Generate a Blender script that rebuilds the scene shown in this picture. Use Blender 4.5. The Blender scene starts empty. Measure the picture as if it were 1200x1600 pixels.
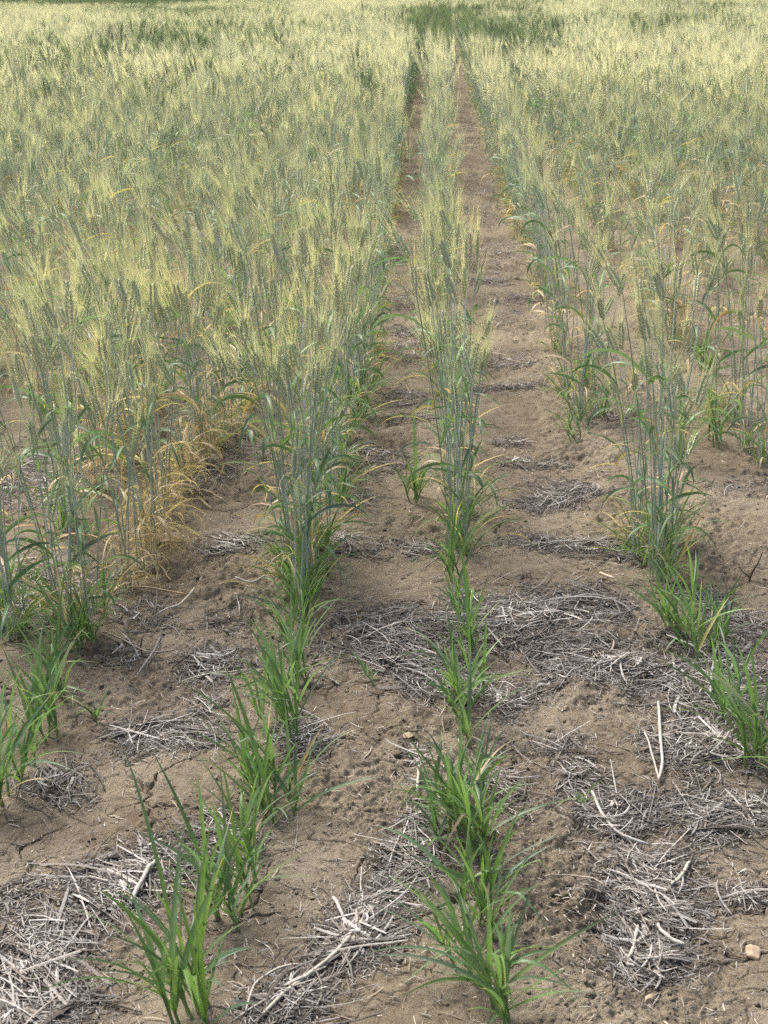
import bpy, math, random
import numpy as np
from mathutils import Vector
R = math.radians
SC = bpy.context.scene
COL = SC.collection
random.seed(7)
RNG = np.random.default_rng(11)

# ------------------------------------------------------------------ camera, world, sun
FPX = 2219.0                      # focal length in photo pixels (1200 x 1600)
PITCH = R(20.5)
CAMZ = 1.45
cam_data = bpy.data.cameras.new("camera")
cam = bpy.data.objects.new("camera", cam_data)
COL.objects.link(cam)
cam.location = (0, 0, CAMZ)
cam.rotation_euler = (R(90) - PITCH, 0, 0)
cam_data.sensor_fit = 'VERTICAL'
cam_data.sensor_height = 36.0
cam_data.lens = FPX / 1600 * 36.0
cam_data.clip_start = 0.05
cam_data.clip_end = 5000
cam_data.dof.use_dof = True
cam_data.dof.focus_distance = 3.2
cam_data.dof.aperture_fstop = 13
SC.camera = cam

SUN_EL, SUN_AZ = R(52), R(-38)      # azimuth measured from +Y towards +X
w = bpy.data.worlds.new("World")
SC.world = w
w.use_nodes = True
nt = w.node_tree
nt.nodes.clear()
o_ = nt.nodes.new('ShaderNodeOutputWorld')
bg = nt.nodes.new('ShaderNodeBackground')
sky = nt.nodes.new('ShaderNodeTexSky')
sky.sky_type = 'NISHITA'
sky.sun_disc = False
sky.sun_elevation = SUN_EL
sky.sun_rotation = SUN_AZ
sky.air_density = 0.8
sky.dust_density = 6.0
sky.ozone_density = 0.6
bg.inputs['Strength'].default_value = 0.115
nt.links.new(sky.outputs[0], bg.inputs[0])
nt.links.new(bg.outputs[0], o_.inputs[0])

sd = bpy.data.lights.new("sun", 'SUN')
sd.energy = 2.5
sd.angle = R(20)
sd.color = (1.0, 0.97, 0.92)
sun = bpy.data.objects.new("sun", sd)
COL.objects.link(sun)
tosun = Vector((math.sin(SUN_AZ) * math.cos(SUN_EL), math.cos(SUN_AZ) * math.cos(SUN_EL), math.sin(SUN_EL)))
sun.rotation_euler = tosun.to_track_quat('Z', 'Y').to_euler()

vs = SC.view_settings
vs.view_transform = 'Standard'
vs.look = 'None'
vs.exposure = 0.90
vs.gamma = 1.0
SC.cycles.use_denoising = False

# ------------------------------------------------------------------ noise (numpy)
def _hash(ix, iy, seed):
    h = (ix.astype(np.int64) * 374761393 + iy.astype(np.int64) * 668265263 + seed * 974634777) & 0xFFFFFFFF
    h = ((h ^ (h >> 13)) * 1274126177) & 0xFFFFFFFF
    h = (h ^ (h >> 16)) & 0xFFFFFFFF
    return h / 4294967295.0

def perlin(x, y, seed=0):
    x = np.asarray(x, float); y = np.asarray(y, float)
    ix = np.floor(x); iy = np.floor(y)
    fx = x - ix; fy = y - iy
    u = fx * fx * fx * (fx * (fx * 6 - 15) + 10)
    v = fy * fy * fy * (fy * (fy * 6 - 15) + 10)
    def g(i, j):
        a = _hash(ix + i, iy + j, seed) * 2 * np.pi
        return np.cos(a) * (fx - i) + np.sin(a) * (fy - j)
    return 1.4 * ((g(0, 0) * (1 - u) + g(1, 0) * u) * (1 - v) + (g(0, 1) * (1 - u) + g(1, 1) * u) * v)

def fbm(x, y, o, seed=0):
    s = 0; a = 1.0; f = 1.0
    for k in range(o):
        s = s + a * perlin(x * f + 17.3 * k, y * f - 9.1 * k, seed + k)
        a *= 0.5; f *= 2.03
    return s

def cells(x, y, seed=0):
    """F1 and F2 of a jittered cell pattern."""
    ix = np.floor(x); iy = np.floor(y)
    f1 = np.full(np.shape(x), 9.0); f2 = np.full(np.shape(x), 9.0)
    for i in (-1, 0, 1):
        for j in (-1, 0, 1):
            jx = ix + i + _hash(ix + i, iy + j, seed)
            jy = iy + j + _hash(ix + i, iy + j, seed + 5)
            d = np.hypot(jx - x, jy - y)
            n1 = np.minimum(f1, d)
            f2 = np.minimum(f2, np.maximum(f1, d))
            f1 = n1
    return f1, f2

def sstep(a, b, x):
    t = np.clip((x - a) / (b - a), 0, 1)
    return t * t * (3 - 2 * t)

def terrain(x, y):
    """large shape of the land"""
    left = sstep(-1.0, -6.0, x + 0.0 * y)
    z = -1.3 * sstep(25, 60, y) * left
    z = z + 0.045 * np.maximum(0, y - 85) * sstep(85, 130, y)
    z = np.minimum(z, 14 + 0 * z)
    return z + 0.02 * perlin(x * .35, y * .35, 40) * sstep(3, 8, y)

def ground_z(x, y, fine=True):
    x = np.asarray(x, float); y = np.asarray(y, float)
    z = terrain(x, y)
    near = 1 - sstep(14, 30, np.hypot(x, y))
    wx = x + 0.03 * perlin(x * 7, y * 7, 3); wy = y + 0.03 * perlin(x * 7 + 5, y * 7, 4)
    h = 0.024 * perlin(x * 2.6, y * 1.9, 1) + 0.012 * perlin(x * 6, y * 5, 2)
    rough = sstep(-0.2, 0.5, perlin(x * 1.9 + 3, y * 1.9, 8) + 0.25 * perlin(x * 7, y * 7, 9))
    b = np.abs(perlin(wx * 11, wy * 11, 10)); b2 = np.abs(perlin(wx * 24, wy * 24, 11))
    h = h + (0.004 + 0.011 * rough) * (b * 1.9 - 0.75) + (0.0015 + 0.006 * rough) * (b2 * 1.9 - 0.6)
    if fine:
        h = h + (0.0010 + 0.003 * rough) * fbm(x * 48, y * 48, 3, 12) + (0.0008 + 0.0032 * rough) * (np.abs(perlin(wx * 62, wy * 62, 13)) * 2 - .7) + (.0006 + .0018 * rough) * (np.abs(perlin(wx * 135, wy * 135, 14)) * 2 - .7)
        # crumbs: small rounded lumps where the soil is loose
        f1, f2 = cells(wx * 38, wy * 38, 21)
        lump = np.maximum(0, 0.42 - f1) * sstep(0.5, 0.75, _hash(np.floor(wx * 38), np.floor(wy * 38), 3) * .5 + rough * .5)
        h = h + 0.010 * lump
        # drying cracks
        cx = x + 0.035 * perlin(x * 9, y * 9, 30) + 0.010 * perlin(x * 40, y * 40, 31)
        cy = y + 0.035 * perlin(x * 9, y * 9, 32) + 0.010 * perlin(x * 40, y * 40, 33)
        f1, f2 = cells(cx * 6.5, cy * 6.5, 34)
        m = sstep(-0.12, 0.18, perlin(x * 3.1, y * 3.1, 35)) * (1 - 0.55 * rough)
        wd = (f2 - f1) / 6.5
        h = h - 0.018 * m * np.clip(1 - wd / (0.0036 * (0.3 + m) * (.5 + np.abs(perlin(x * 14, y * 14, 39)) * 1.5)), 0, 1) ** 0.7
        f1, f2 = cells(cx * 15 + 3, cy * 15, 36)
        m2 = sstep(-.1, 0.25, perlin(x * 4.1 + 9, y * 4.1, 37))
        h = h - 0.006 * m2 * np.clip(1 - ((f2 - f1) / 15) / 0.0022, 0, 1)
    return z + h * near

def gz(x, y):
    return float(ground_z(np.array([x]), np.array([y]), fine=False)[0])

def ray(px, py):
    X = (px - 600) / FPX; Y = (800 - py) / FPX
    c, s = math.cos(PITCH), math.sin(PITCH)
    return np.array([X, c + Y * s, -s + Y * c])

def gp(px, py, z=0.0):
    d = ray(px, py)
    t = (z - CAMZ) / d[2]
    return d[0] * t, d[1] * t

def at_y(px, py, y):
    d = ray(px, py); t = y / d[1]
    return Vector((d[0] * t, y, CAMZ + d[2] * t))

def to_px(x, y, z):
    c, s = math.cos(PITCH), math.sin(PITCH)
    dz = z - CAMZ
    dep = y * c - dz * s
    up = y * s + dz * c
    return 600 + FPX * x / dep, 800 - FPX * up / dep

# ------------------------------------------------------------------ materials
def newmat(name):
    m = bpy.data.materials.new(name); m.use_nodes = True
    n = m.node_tree; n.nodes.clear()
    return m, n

def N(n, t, **kw):
    x = n.nodes.new(t)
    for k, v in kw.items():
        if k in x.inputs: x.inputs[k].default_value = v
        else: setattr(x, k, v)
    return x

def plant_mat(name, transl=0.3, rough=0.5, spec=0.35, streak=0.25, scale=(600, 600, 12), tint=(1.15, 1.25, 0.75, 1)):
    m, n = newmat(name)
    out = N(n, 'ShaderNodeOutputMaterial')
    at = N(n, 'ShaderNodeAttribute'); at.attribute_name = "Col"
    tc = N(n, 'ShaderNodeTexCoord')
    mp = N(n, 'ShaderNodeMapping'); mp.inputs['Scale'].default_value = scale
    nz = N(n, 'ShaderNodeTexNoise'); nz.inputs['Scale'].default_value = 1.0; nz.inputs['Detail'].default_value = 3
    n.links.new(tc.outputs['Object'], mp.inputs[0]); n.links.new(mp.outputs[0], nz.inputs['Vector'])
    mr = N(n, 'ShaderNodeMapRange'); mr.inputs['To Min'].default_value = 1 - streak; mr.inputs['To Max'].default_value = 1 + streak
    mr.inputs['From Min'].default_value = .3; mr.inputs['From Max'].default_value = .7
    n.links.new(nz.outputs['Fac'], mr.inputs['Value'])
    mx = N(n, 'ShaderNodeMix'); mx.data_type = 'RGBA'; mx.blend_type = 'MULTIPLY'; mx.inputs[0].default_value = 1
    n.links.new(at.outputs['Color'], mx.inputs[6]); n.links.new(mr.outputs[0], mx.inputs[7])
    p = N(n, 'ShaderNodeBsdfPrincipled'); p.inputs['Roughness'].default_value = rough
    p.inputs['Specular IOR Level'].default_value = spec
    n.links.new(mx.outputs[2], p.inputs['Base Color'])
    if transl > 0:
        t = N(n, 'ShaderNodeBsdfTranslucent'); ms = N(n, 'ShaderNodeMixShader'); ms.inputs[0].default_value = transl
        g = N(n, 'ShaderNodeMix'); g.data_type = 'RGBA'; g.blend_type = 'MULTIPLY'; g.inputs[0].default_value = 1
        g.inputs[7].default_value = tint
        n.links.new(mx.outputs[2], g.inputs[6]); n.links.new(g.outputs[2], t.inputs['Color'])
        n.links.new(p.outputs[0], ms.inputs[1]); n.links.new(t.outputs[0], ms.inputs[2])
        n.links.new(ms.outputs[0], out.inputs[0])
    else:
        n.links.new(p.outputs[0], out.inputs[0])
    return m

M_LEAF = plant_mat("leaf", 0.38, 0.45, 0.4)
M_STEM = plant_mat("stem_and_ear", 0.08, 0.5, 0.35, 0.15)
M_AWN = plant_mat("awn", 0.35, 0.45, 0.4, 0.15, tint=(1.05, 1.10, .86, 1))
M_STRAW = plant_mat("weathered_straw", 0.0, 0.75, 0.2, 0.35, (260, 260, 260))

def soil_mat():
    m, n = newmat("soil")
    out = N(n, 'ShaderNodeOutputMaterial'); p = N(n, 'ShaderNodeBsdfPrincipled')
    p.inputs['Roughness'].default_value = 0.95; p.inputs['Specular IOR Level'].default_value = 0.0
    geo = N(n, 'ShaderNodeNewGeometry')
    def noise(s, d, r=0.5):
        z = N(n, 'ShaderNodeTexNoise'); z.inputs['Scale'].default_value = s; z.inputs['Detail'].default_value = d
        z.inputs['Roughness'].default_value = r
        n.links.new(geo.outputs['Position'], z.inputs['Vector']); return z
    a = noise(3.2, 4); b = noise(40, 6, .62); c = noise(420, 4, .65); d = noise(1400, 2)
    ramp = N(n, 'ShaderNodeValToRGB')
    e = ramp.color_ramp.elements
    e[0].position = 0.32; e[0].color = (0.146, 0.115, 0.080, 1)
    e[1].position = 0.70; e[1].color = (0.322, 0.276, 0.210, 1)
    x = e.new(0.5); x.color = (0.240, 0.201, 0.148, 1)
    ad = N(n, 'ShaderNodeMath'); ad.operation = 'MULTIPLY_ADD'; ad.inputs[1].default_value = 0.55; 
    n.links.new(a.outputs['Fac'], ad.inputs[0])
    sc = N(n, 'ShaderNodeMath'); sc.operation = 'MULTIPLY'; sc.inputs[1].default_value = 0.45
    n.links.new(b.outputs['Fac'], sc.inputs[0]); n.links.new(sc.outputs[0], ad.inputs[2])
    n.links.new(ad.outputs[0], ramp.inputs['Fac'])
    # pale specks and dark grains
    r2 = N(n, 'ShaderNodeMapRange'); r2.inputs['From Min'].default_value = .3; r2.inputs['From Max'].default_value = .72
    r2.inputs['To Min'].default_value = .60; r2.inputs['To Max'].default_value = 1.40
    n.links.new(c.outputs['Fac'], r2.inputs['Value'])
    mx = N(n, 'ShaderNodeMix'); mx.data_type = 'RGBA'; mx.blend_type = 'MULTIPLY'; mx.inputs[0].default_value = 1
    n.links.new(ramp.outputs[0], mx.inputs[6]); n.links.new(r2.outputs[0], mx.inputs[7])
    # beyond the near field: distant crops cover the land in pale and green strips
    sp = N(n, 'ShaderNodeSeparateXYZ'); n.links.new(geo.outputs['Position'], sp.inputs[0])
    far = N(n, 'ShaderNodeMapRange'); far.inputs['From Min'].default_value = 78; far.inputs['From Max'].default_value = 86
    n.links.new(sp.outputs['Y'], far.inputs['Value'])
    mp = N(n, 'ShaderNodeMapping'); mp.inputs['Scale'].default_value = (0.012, 0.05, 0)
    n.links.new(geo.outputs['Position'], mp.inputs[0])
    fz = N(n, 'ShaderNodeTexNoise'); fz.inputs['Scale'].default_value = 1.0; fz.inputs['Detail'].default_value = 5; fz.inputs['Roughness'].default_value = .7
    n.links.new(mp.outputs[0], fz.inputs['Vector'])
    fr = N(n, 'ShaderNodeValToRGB'); q = fr.color_ramp.elements
    q[0].position = .42; q[0].color = (0.46, 0.42, 0.24, 1)
    q[1].position = .52; q[1].color = (0.10, 0.16, 0.065, 1)
    g1 = N(n, 'ShaderNodeMapRange'); g1.inputs['From Min'].default_value = 102; g1.inputs['From Max'].default_value = 112
    g1.inputs['To Min'].default_value = -.12; g1.inputs['To Max'].default_value = .12
    n.links.new(sp.outputs['Y'], g1.inputs['Value'])
    ga = N(n, 'ShaderNodeMath'); ga.operation = 'ADD'; n.links.new(g1.outputs[0], ga.inputs[0]); n.links.new(fz.outputs['Fac'], ga.inputs[1])
    n.links.new(ga.outputs[0], fr.inputs['Fac'])
    m2 = N(n, 'ShaderNodeMix'); m2.data_type = 'RGBA'
    n.links.new(far.outputs[0], m2.inputs[0]); n.links.new(mx.outputs[2], m2.inputs[6]); n.links.new(fr.outputs[0], m2.inputs[7])
    n.links.new(m2.outputs[2], p.inputs['Base Color'])
    h1 = N(n, 'ShaderNodeMath'); h1.operation = 'MULTIPLY_ADD'; h1.inputs[1].default_value = 0.35
    n.links.new(d.outputs['Fac'], h1.inputs[0]); n.links.new(c.outputs['Fac'], h1.inputs[2])
    bp = N(n, 'ShaderNodeBump'); bp.inputs['Strength'].default_value = 1.0; bp.inputs['Distance'].default_value = 0.003
    n.links.new(h1.outputs[0], bp.inputs['Height'])
    bb = N(n, 'ShaderNodeBump'); bb.inputs['Strength'].default_value = 0.6; bb.inputs['Distance'].default_value = 0.008
    n.links.new(b.outputs['Fac'], bb.inputs['Height']); n.links.new(bp.outputs[0], bb.inputs['Normal'])
    n.links.new(bb.outputs[0], p.inputs['Normal'])
    n.links.new(p.outputs[0], out.inputs[0])
    return m
M_SOIL = soil_mat()

def stone_mat():
    m, n = newmat("pale_stone")
    out = N(n, 'ShaderNodeOutputMaterial'); p = N(n, 'ShaderNodeBsdfPrincipled'); p.inputs['Roughness'].default_value = .85
    z = N(n, 'ShaderNodeTexNoise'); z.inputs['Scale'].default_value = 60; z.inputs['Detail'].default_value = 6
    tc = N(n, 'ShaderNodeTexCoord'); n.links.new(tc.outputs['Object'], z.inputs['Vector'])
    r = N(n, 'ShaderNodeValToRGB'); e = r.color_ramp.elements
    e[0].position = .3; e[0].color = (.30, .21, .13, 1); e[1].position = .7; e[1].color = (.52, .42, .30, 1)
    n.links.new(z.outputs['Fac'], r.inputs[0]); n.links.new(r.outputs[0], p.inputs['Base Color'])
    b = N(n, 'ShaderNodeBump'); b.inputs['Strength'].default_value = .5; b.inputs['Distance'].default_value = .002
    n.links.new(z.outputs['Fac'], b.inputs['Height']); n.links.new(b.outputs[0], p.inputs['Normal'])
    n.links.new(p.outputs[0], out.inputs[0])
    return m
M_STONE = stone_mat()

# ------------------------------------------------------------------ mesh helpers
def mesh_np(name, V, F, mat, colors=None, smooth=True):
    """V (n,3); F (m,k) with equal k"""
    me = bpy.data.meshes.new(name)
    V = np.ascontiguousarray(V, dtype=np.float32); F = np.ascontiguousarray(F, dtype=np.int32)
    me.vertices.add(len(V)); me.vertices.foreach_set("co", V.ravel())
    k = F.shape[1]
    me.loops.add(F.size); me.loops.foreach_set("vertex_index", F.ravel())
    me.polygons.add(len(F))
    me.polygons.foreach_set("loop_start", np.arange(0, F.size, k, dtype=np.int32))
    me.polygons.foreach_set("use_smooth", np.full(len(F), smooth))
    if colors is not None:
        a = me.color_attributes.new("Col", 'FLOAT_COLOR', 'POINT')
        c = np.ones((len(V), 4), np.float32); c[:, :3] = colors
        a.data.foreach_set("color", c.ravel())
    me.materials.append(mat)
    me.update(calc_edges=True)
    return me

class MB:
    def __init__(s, mat=None):
        s.v = []; s.f = []; s.c = []; s.mi = []; s.mats = [mat] if mat else []
    def slot(s, mat):
        if mat not in s.mats: s.mats.append(mat)
        return s.mats.index(mat)
    def ring_strip(s, rings, cols, closed, mat, cap=False):
        k = s.slot(mat); b = len(s.v); n = len(rings[0])
        for r, c in zip(rings, cols):
            for q in r:
                s.v.append(tuple(q)); s.c.append(c)
        for i in range(len(rings) - 1):
            for j in range(n if closed else n - 1):
                j2 = (j + 1) % n
                s.f.append((b + i * n + j, b + i * n + j2, b + (i + 1) * n + j2, b + (i + 1) * n + j)); s.mi.append(k)
        if cap:
            s.f.append(tuple(b + (len(rings) - 1) * n + j for j in range(n))); s.mi.append(k)
    def tri(s, a, b_, c_, ca, cb, cc, mat):
        k = s.slot(mat); b = len(s.v)
        s.v += [tuple(a), tuple(b_), tuple(c_)]; s.c += [ca, cb, cc]
        s.f.append((b, b + 1, b + 2)); s.mi.append(k)
    def mesh(s, name):
        me = bpy.data.meshes.new(name)
        me.from_pydata(s.v, [], s.f)
        a = me.color_attributes.new("Col", 'FLOAT_COLOR', 'POINT')
        c = np.ones((len(s.v), 4), np.float32); c[:, :3] = np.array(s.c, np.float32).reshape(-1, 3)
        a.data.foreach_set("color", c.ravel())
        for m in s.mats: me.materials.append(m)
        me.polygons.foreach_set("material_index", np.array(s.mi, np.int32))
        me.polygons.foreach_set("use_smooth", np.full(len(s.f), True))
        me.update()
        return me

def tag(o, label=None, cat=None, group=None, kind=None):
    if label: o['label'] = label
    if cat: o['category'] = cat
    if group: o['group'] = group
    if kind: o['kind'] = kind
    return o

def link(name, data, parent=None, loc=None):
    o = bpy.data.objects.new(name, data); COL.objects.link(o)
    if parent: o.parent = parent
    if loc is not None: o.location = loc
    return o

def mixc(a, b, t): return tuple(x + (y - x) * t for x, y in zip(a, b))
def jit(c, k=.12):
    f = 1 + random.uniform(-k, k)
    return tuple(max(0, x * f * (1 + random.uniform(-k * .4, k * .4))) for x in c)

# colours (linear)
C_BLUE = (0.155, 0.240, 0.155)
C_GREEN = (0.140, 0.232, 0.105)
C_FRESH = (0.200, 0.330, 0.085)
C_STEM = (0.60, 0.67, 0.61)
C_STEMG = (0.30, 0.38, 0.26)
C_EAR = (0.42, 0.53, 0.36)
C_TIP = (0.82, 0.82, 0.56)
C_AWN = (0.93, 0.86, 0.56)
C_AWNG = (0.48, 0.56, 0.36)
C_TAN = (0.60, 0.47, 0.30)
C_ORANGE = (0.55, 0.33, 0.14)
C_YELLOW = (0.58, 0.47, 0.17)

def curve_blade(mb, pts, w, cols, tw0=0.0, tw1=0.0, fold=0.18, side0=None, mat=None):
    """leaf blade along a list of points"""
    n = len(pts); rings = []; cc = []
    for i, p in enumerate(pts):
        t = i / (n - 1)
        T = (pts[min(i + 1, n - 1)] - pts[max(i - 1, 0)])
        T = T.normalized() if T.length > 1e-9 else Vector((0, 0, 1))
        S = side0 if side0 is not None else Vector((-T.y, T.x, 0))
        if S.length < 1e-3: S = Vector((1, 0, 0))
        S = (S - T * S.dot(T)).normalized(); Nn = S.cross(T).normalized()
        a = tw0 + (tw1 - tw0) * t
        S2 = S * math.cos(a) + Nn * math.sin(a); N2 = S2.cross(T)
        prof = (0.45 + 0.55 * min(1, t / .25)) * (1 - max(0, (t - .35) / .65) ** 1.7)
        hw = max(w * .5 * prof, 0.0002)
        rings.append([p - S2 * hw, p + N2 * hw * fold * 2, p + S2 * hw])
        cc.append(cols(t))
    mb.ring_strip(rings, cc, False, mat or M_LEAF)

def bez(p0, p1, p2, n):
    return [p0 * (1 - t) ** 2 + p1 * 2 * t * (1 - t) + p2 * t * t for t in [i / (n - 1) for i in range(n)]]

def wild_blade(mb, p0, az, el, L, w, droop, colf, n=8, tw=(0, 0)):
    pts = [Vector(p0)]; e = el; a = az; st = L / (n - 1)
    wav = random.uniform(-.5, .5)
    for i in range(n - 1):
        t = (i + 1) / (n - 1)
        e -= droop * st / L * (0.35 + 1.5 * t)
        a += wav * st / L
        pts.append(pts[-1] + Vector((math.cos(a) * math.cos(e), math.sin(a) * math.cos(e), math.sin(e))) * st)
    zmin = 0.004 - p0[2] * 0
    for q in pts:
        if q.z < zmin: q.z = zmin + random.uniform(0, .004)
    curve_blade(mb, pts, w, colf, tw[0], tw[1])
    return pts

def green_cols(kind=0):
    a = jit(mixc(C_BLUE, C_GREEN, random.random() ** 1.4), .22); f = jit(C_FRESH, .15)
    k = random.random()
    if kind == 1: a = jit(mixc(C_GREEN, C_FRESH, .15 + .6 * random.random()), .14)
    tipy = random.random() < .12
    base = mixc(a, f, .6)
    def g(t):
        c = mixc(base, a, min(1, t * 2.2))
        if k < .3: c = mixc(c, f, .55 * max(0, 1 - abs(t - .35) * 2.5))
        if tipy and t > .9: c = mixc(c, C_YELLOW, .8)
        return c
    return g

def dry_cols():
    c0 = jit(random.choice([C_TAN, C_TAN, C_TAN, C_TAN, C_YELLOW, C_ORANGE]), .2)
    c1 = jit(random.choice([C_TAN, C_TAN, (.62, .50, .32)]), .2)
    return lambda t: mixc(c0, c1, t)

def yellowing():
    a = jit(C_GREEN); b = jit(random.choice([C_YELLOW, C_YELLOW, C_ORANGE])); s = random.uniform(.1, .6)
    return lambda t: mixc(a, b, max(0, min(1, (t - s) / .3)))

def tube(mb, pts, radii, cols, sides, mat):
    rings = []
    for i, p in enumerate(pts):
        T = (pts[min(i + 1, len(pts) - 1)] - pts[max(i - 1, 0)]).normalized()
        S = T.cross(Vector((0.31, 0.95, 0.05))).normalized(); B = T.cross(S)
        rings.append([p + (S * math.cos(2 * math.pi * j / sides) + B * math.sin(2 * math.pi * j / sides)) * radii[i] for j in range(sides)])
    mb.ring_strip(rings, cols, True, mat)

def lozenge(mb, p, d, L, r, c0, c1, sides, mat):
    S = d.cross(Vector((0.2, 0.7, 0.68))).normalized(); B = d.cross(S)
    rings = []; cc = []
    for t, k in ((0, .35), (.3, 1.0), (.65, .8), (1, .05)):
        rings.append([p + d * (L * t) + (S * math.cos(2 * math.pi * j / sides) + B * math.sin(2 * math.pi * j / sides)) * r * k for j in range(sides)])
        cc.append(mixc(c0, c1, max(0, (t - .2) / .6) if t < .8 else 1.0))
    mb.ring_strip(rings, cc, True, mat)

def awn_needle(mb, p, d, L, w, c0, c1, segs, bend):
    S = d.cross(Vector((random.uniform(-.3, .3), 1, random.uniform(-.3, .3)))).normalized()
    pts = []
    for i in range(segs + 1):
        t = i / segs
        pts.append(p + d * (L * t) + bend * (L * t * t))
    rings = [[q - S * w * .5 * (1 - t), q + S * w * .5 * (1 - t)] for q, t in zip(pts, [i / segs for i in range(segs)])]
    k = mb.slot(M_AWN); b = len(mb.v)
    for i, r in enumerate(rings):
        for q in r: mb.v.append(tuple(q)); mb.c.append(mixc(c0, c1, i / segs))
    for i in range(segs - 1):
        mb.f.append((b + 2 * i, b + 2 * i + 1, b + 2 * i + 3, b + 2 * i + 2)); mb.mi.append(k)
    mb.v.append(tuple(pts[-1])); mb.c.append(c1)
    e = b + 2 * (segs - 1)
    mb.f.append((e, e + 1, b + 2 * segs)); mb.mi.append(k)

def ear(mbe, mba, p, d, L, lod, ripe):
    """bearded ear: two ranks of overlapping spikelets and their awns"""
    a = random.uniform(0, math.pi)
    S = d.cross(Vector((math.sin(a), math.cos(a), .01))).normalized(); B = d.cross(S)
    n = (19, 13, 7)[lod]
    c_body = jit(mixc(C_EAR, (.46, .53, .32) if lod < 2 else (.56, .57, .36), ripe * .7), .15)
    c_tip = jit(mixc((.58, .62, .50), C_TIP, .45 + .55 * ripe), .12)
    gold = (.75, .70, .38) if lod == 0 else ((.77, .72, .42) if lod == 1 else C_AWN)
    aw0 = jit(mixc(C_AWNG, gold, ripe), .1); aw1 = jit(mixc(gold, (.95, .88, .66), ripe * (.3, .5, 1)[lod]), .1)
    fan = random.uniform(.10, .26)
    for i in range(n):
        t = i / (n - 1)
        sg = 1 if i % 2 else -1
        wid = (.75 + .5 * math.sin(math.pi * min(1, t * 1.1))) 
        q = p + d * (L * .9 * t) + S * (sg * .0030 * wid)
        nf = 3 if lod == 0 else (2 if lod == 1 else 1)
        for j in range(nf):
            b = (j - (nf - 1) / 2)
            dd = (d + S * sg * random.uniform(.28, .55) + B * b * random.uniform(.3, .6)).normalized()
            if lod == 0: lozenge(mbe, q, dd, .0165 * random.uniform(.85, 1.15), .0024 * wid, c_body, c_tip, 5, M_STEM)
            elif lod == 1: lozenge(mbe, q, dd, .018, .0028 * wid, c_body, c_tip, 4, M_STEM)
            else: lozenge(mbe, q, dd, .026, .0056 * wid, c_body, c_tip, 3, M_STEM)
        na = 2 if lod < 2 else 1
        for j in range(na):
            if lod < 2 and random.random() < .32: continue
            f = fan * random.uniform(.4, 1.5)
            dd = (d + S * sg * f * (1.15 - .5 * t) + B * random.uniform(-1, 1) * f).normalized()
            AL = random.uniform(.10, .18) * (1.1 - .25 * t)
            awn_needle(mba, q + dd * .010, dd, AL, (.0008, .0010, .0042)[lod], aw0, aw1, 3 if lod < 2 else 1 + 1, Vector((random.uniform(-.12, .05), random.uniform(-.06, .06), -.02)))

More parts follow.
